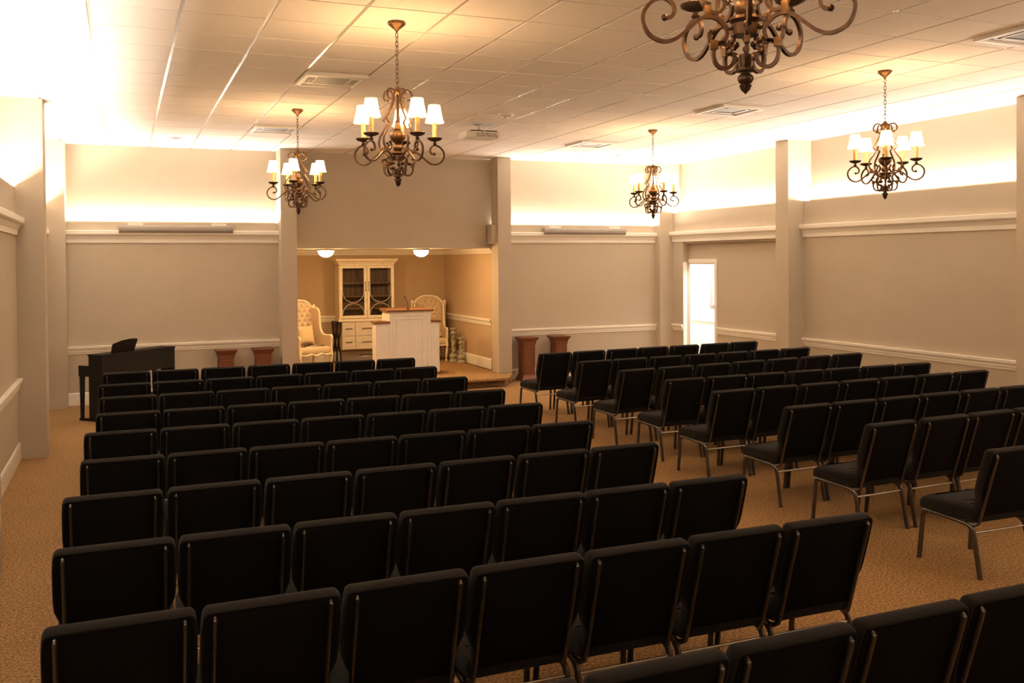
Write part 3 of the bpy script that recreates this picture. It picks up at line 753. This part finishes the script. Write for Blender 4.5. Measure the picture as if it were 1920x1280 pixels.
# ------------------------------------------------------------------ wing chairs
def wing_chair():
    t = empty('wing_chair')
    # faces -y; front legs at y=-.27; back at y=.30
    def out(s=1.0, dx=0.0):
        pts = [(.315-dx, .30), (.335-dx, 1.12-dx), (.325-dx, 1.155-dx), (.29-dx, 1.15-dx), (.262-dx, 1.165-dx), (.235-dx, 1.20-dx), (.17-dx*.6, 1.245-dx), (.09, 1.268-dx), (0, 1.275-dx)]
        return pts+[(-x, z) for x, z in pts[-2::-1]]
    ty = lambda z: .22+.10*(z-.3)     # the back leans
    # frame moulding round the back
    P = [(x, ty(z)-.01, z) for x, z in out()]
    MB().sweep(spline(P, 4), .021, 8, up=(0, 1, 0)).build('back_frame', M['cream'], t, 60)
    # rear cloth and tufted front
    o2 = out(dx=.0)
    m = MB(); n = len(o2)
    m.add([(x, ty(z)+.02, z) for x, z in o2]+[(x, ty(z)+.05, z) for x, z in o2], [(i, (i+1) % n, n+(i+1) % n, n+i) for i in range(n)]+[list(range(n)), list(range(n, 2*n))])
    m.build('back_cover', M['uphol'], t)
    NX, NZ = 44, 64; vs = []; fs = []
    def top_z(x):
        pts = [(-x0, z0) for x0, z0 in out()[:9]][0:9]
        xs = sorted([(abs(a), z) for a, z in pts[1:]])
        ax = abs(x)
        for (a, za), (b, zb_) in zip(xs, xs[1:]):
            if a <= ax <= b: return za+(zb_-za)*(ax-a)/(b-a+1e-9)
        return xs[-1][1]
    for j in range(NZ+1):
        for i in range(NX+1):
            x = -.30+.60*i/NX; zt = top_z(x)-.012; z = .42+(zt-.42)*j/NZ
            dep = .05
            px, pz = .115, .17
            u = x/px; v = (z-.55)/pz
            d = 9
            for a in (0, .5):
                uu = (u-a); vv = (v-a); du = (uu-round(uu))*px; dv = (vv-round(vv))*pz; d = min(d, du*du+dv*dv)
            p, q = u+v, u-v
            cr = min(abs(p-round(p)), abs(q-round(q)))
            dep -= .030*math.exp(-d/.0006)+.012*math.exp(-(cr/.09)**2)
            e = min(i, NX-i, NZ-j)/4
            dep *= min(1, e)**.5 if e < 1 else 1
            vs.append((x, ty(z)+.01-dep, z))
    for j in range(NZ):
        for i in range(NX): fs.append((j*(NX+1)+i, j*(NX+1)+i+1, (j+1)*(NX+1)+i+1, (j+1)*(NX+1)+i))
    b = MB().add(vs, fs).build('tufted_back', M['uphol'], t, 70)
    ol = roundpoly([(-.29, .20, .03), (-.325, -.27, .05), (.325, -.27, .05), (.29, .20, .03)], .04, 5)
    MB().pillow(ol, [(.335, .01), (.345, 0), (.40, -.004), (.435, .006), (.455, .03), (.47, .08), (.475, .13)], lambda u, v, w: Vector((u, v, w))).build('seat', M['uphol'], t, 60)
    for s in (-1, 1):
        # side panel: wing above, arm below (outline in y, z)
        so = [(.24, .42), (-.235, .42), (-.255, .60), (-.20, .63), (-.06, .655), (.0, .72), (.03, .80), (.045, .92), (.055, 1.04), (.085, 1.10), (.15, 1.125), (.30, 1.125)]
        xo = lambda y: s*(.295-.03*max(0, (y-.0)/.3)+.035*max(0, -(y)/.25))
        m = MB(); n = len(so)
        so2 = spline([(a, b, 0) for a, b in so], 4); n = len(so2)
        vs = [(xo(p.x)+s*o_, p.x, p.y) for o_ in (-.022, .022) for p in so2]
        m.add(vs, [(i, (i+1) % n, n+(i+1) % n, n+i) for i in range(n)]+[list(range(n)), list(range(n, 2*n))])
        m.build('side_panel', M['uphol'], t, 40)
        ed = [(-.26, .44), (-.275, .56), (-.285, .625), (-.25, .65), (-.15, .648), (-.06, .662), (.0, .725), (.026, .80), (.040, .92), (.05, 1.04), (.08, 1.105), (.15, 1.135), (.22, 1.125), (.29, 1.16)]
        MB().sweep(spline([(xo(a), a, b) for a, b in ed], 4), .019, 8, up=(1, 0, 0)).build('arm_frame', M['cream'], t, 60)
        # cabriole front leg, rear leg
        x = s*.315
        P = spline([(x, -.265, .45), (x+s*.012, -.278, .36), (x+s*.014, -.288, .27), (x, -.27, .15), (x-s*.006, -.262, .05), (x, -.275, 0)], 5)
        k = len(P); MB().sweep(P, .028, 8, taper=[1.15-.6*i/(k-1)+(.25 if i > k-4 else 0) for i in range(k)]).build('leg', M['cream'], t, 60)
        P = spline([(s*.27, .20, .38), (s*.275, .23, .2), (s*.285, .29, 0)], 5)
        k = len(P); MB().sweep(P, .024, 8, taper=[1.1-.4*i/(k-1) for i in range(k)]).build('leg', M['cream'], t, 60)
    P = spline([(-.315, -.283, .33), (-.20, -.288, .315), (-.10, -.288, .335), (0, -.288, .305), (.10, -.288, .335), (.20, -.288, .315), (.315, -.283, .33)], 4)
    MB().sweep(P, .022, 8, w2=.016).build('front_rail', M['cream'], t, 60)
    for s in (-1, 1):
        MB().sweep(spline([(s*.32, -.27, .34), (s*.30, 0, .33), (s*.275, .20, .34)], 4), .02, 8).build('side_rail', M['cream'], t, 60)
    return t
wc = wing_chair()
w2 = copy_tree(wc)
wc.location = (3.06, 17.03, ZA); wc.rotation_euler = (0, 0, radians(22))
tag(wc, 'cream tufted wing chair with a tan pillow, beside the left alcove pillar', 'armchair', 'tufted wing chairs')
w2.location = (5.64, 17.93, ZA); w2.rotation_euler = (0, 0, radians(-14))
tag(w2, 'cream tufted wing chair behind the lectern, with candle holders to its right', 'armchair', 'tufted wing chairs')
# pillow leaning in the left chair
pm = MB(); NP = 16; vs = []; fs = []
for sd in (-1, 1):
    for j in range(NP+1):
        for i in range(NP+1):
            u, v = 2*i/NP-1, 2*j/NP-1
            th = .062*((1-u**4)*(1-v**4))**.6
            k = .172*(1-.06*(u*u+v*v-2*u*u*v*v)*(.5))
            vs.append((u*k*(1-.05*(1-v*v)), sd*th, v*k*(1-.05*(1-u*u))))
q = (NP+1)**2
for j in range(NP):
    for i in range(NP):
        a = j*(NP+1)+i; fs += [(a, a+1, a+NP+2, a+NP+1), (q+a, q+a+NP+1, q+a+NP+2, q+a+1)]
pm.add(vs, fs)
o = pm.build('throw_pillow', M['pillow'], None, 60, (3.06, 17.03, ZA+.655))
T = Matrix.Rotation(radians(22), 4, 'Z') @ Matrix.Translation((.0, .055, 0)) @ Matrix.Rotation(radians(-14), 4, 'X')
o.matrix_world = Matrix.Translation((3.06, 17.03, ZA+.655)) @ T
tag(o, 'square tan pillow leaning in the left wing chair', 'pillow')

# twisted candle holders
def holder(x, y, h, label):
    t = empty('candle_holder', (x, y, ZA), 0, label, 'candle holder', 'twisted floor candle holders')
    MB().lathe([(.0, 0), (.082, 0), (.085, .02), (.07, .04), (.055, .055), (.075, .085), (.078, .12), (.06, .145), (.04, .16), (.0, .165)], 24).build('base', M['stone'], t, 40)
    m = MB(); n = 48; k = 16; vs = []; fs = []
    for j in range(n+1):
        z = .155+(h-.155-.12)*j/n
        for i in range(k):
            a = 2*pi*i/k; r = .034*(1+.28*cos(2*a-z*45)); vs.append((r*cos(a), r*sin(a), z))
    for j in range(n):
        for i in range(k): fs.append((j*k+i, j*k+(i+1) % k, (j+1)*k+(i+1) % k, (j+1)*k+i))
    m.add(vs, fs); m.build('twisted_stem', M['stone'], t, 60)
    MB().lathe([(0, h-.13), (.05, h-.125), (.062, h-.105), (.04, h-.085), (.035, h-.05), (.06, h-.035), (.07, h-.02), (.068, h), (0, h)], 24).build('cup', M['stone'], t, 40)
holder(5.975, 17.45, .66, 'tallest twisted candle holder beside the right wing chair')
holder(6.05, 17.20, .49, 'middle-sized twisted candle holder standing in front of the others')
holder(6.062, 17.68, .42, 'smallest twisted candle holder, against the alcove side wall')

# ------------------------------------------------------------------ world, camera, view
w = bpy.data.worlds.new('dim'); scene.world = w; w.use_nodes = True
w.node_tree.nodes['Background'].inputs['Color'].default_value = (1, .9, .8, 1)
w.node_tree.nodes['Background'].inputs['Strength'].default_value = .02

f_px, yaw, pitch, roll, cyo = 1763.53, .3928, -.0171, -.0076, -121.27
fw = Vector((sin(yaw)*cos(pitch), cos(yaw)*cos(pitch), sin(pitch))); rt = Vector((cos(yaw), -sin(yaw), 0)); up = rt.cross(fw)
r2 = cos(roll)*rt+sin(roll)*up; u2 = -sin(roll)*rt+cos(roll)*up
cam = bpy.data.cameras.new('camera'); co = bpy.data.objects.new('camera', cam); COL.objects.link(co)
co.matrix_world = Matrix(((r2.x, u2.x, -fw.x, 0), (r2.y, u2.y, -fw.y, 0), (r2.z, u2.z, -fw.z, 2.12), (0, 0, 0, 1)))
cam.sensor_width = 36; cam.lens = f_px/1920*36; cam.shift_x = 0; cam.shift_y = cyo/1920; cam.clip_start = .05
scene.camera = co
scene.view_settings.view_transform = 'Standard'; scene.view_settings.look = 'None'
scene.view_settings.exposure = 0.58; scene.view_settings.gamma = 1.0; scene.view_settings.use_curve_mapping = False
scene.cycles.use_denoising = True
scene.cycles.max_bounces = 10; scene.cycles.diffuse_bounces = 6; scene.cycles.sample_clamp_indirect = 6.0
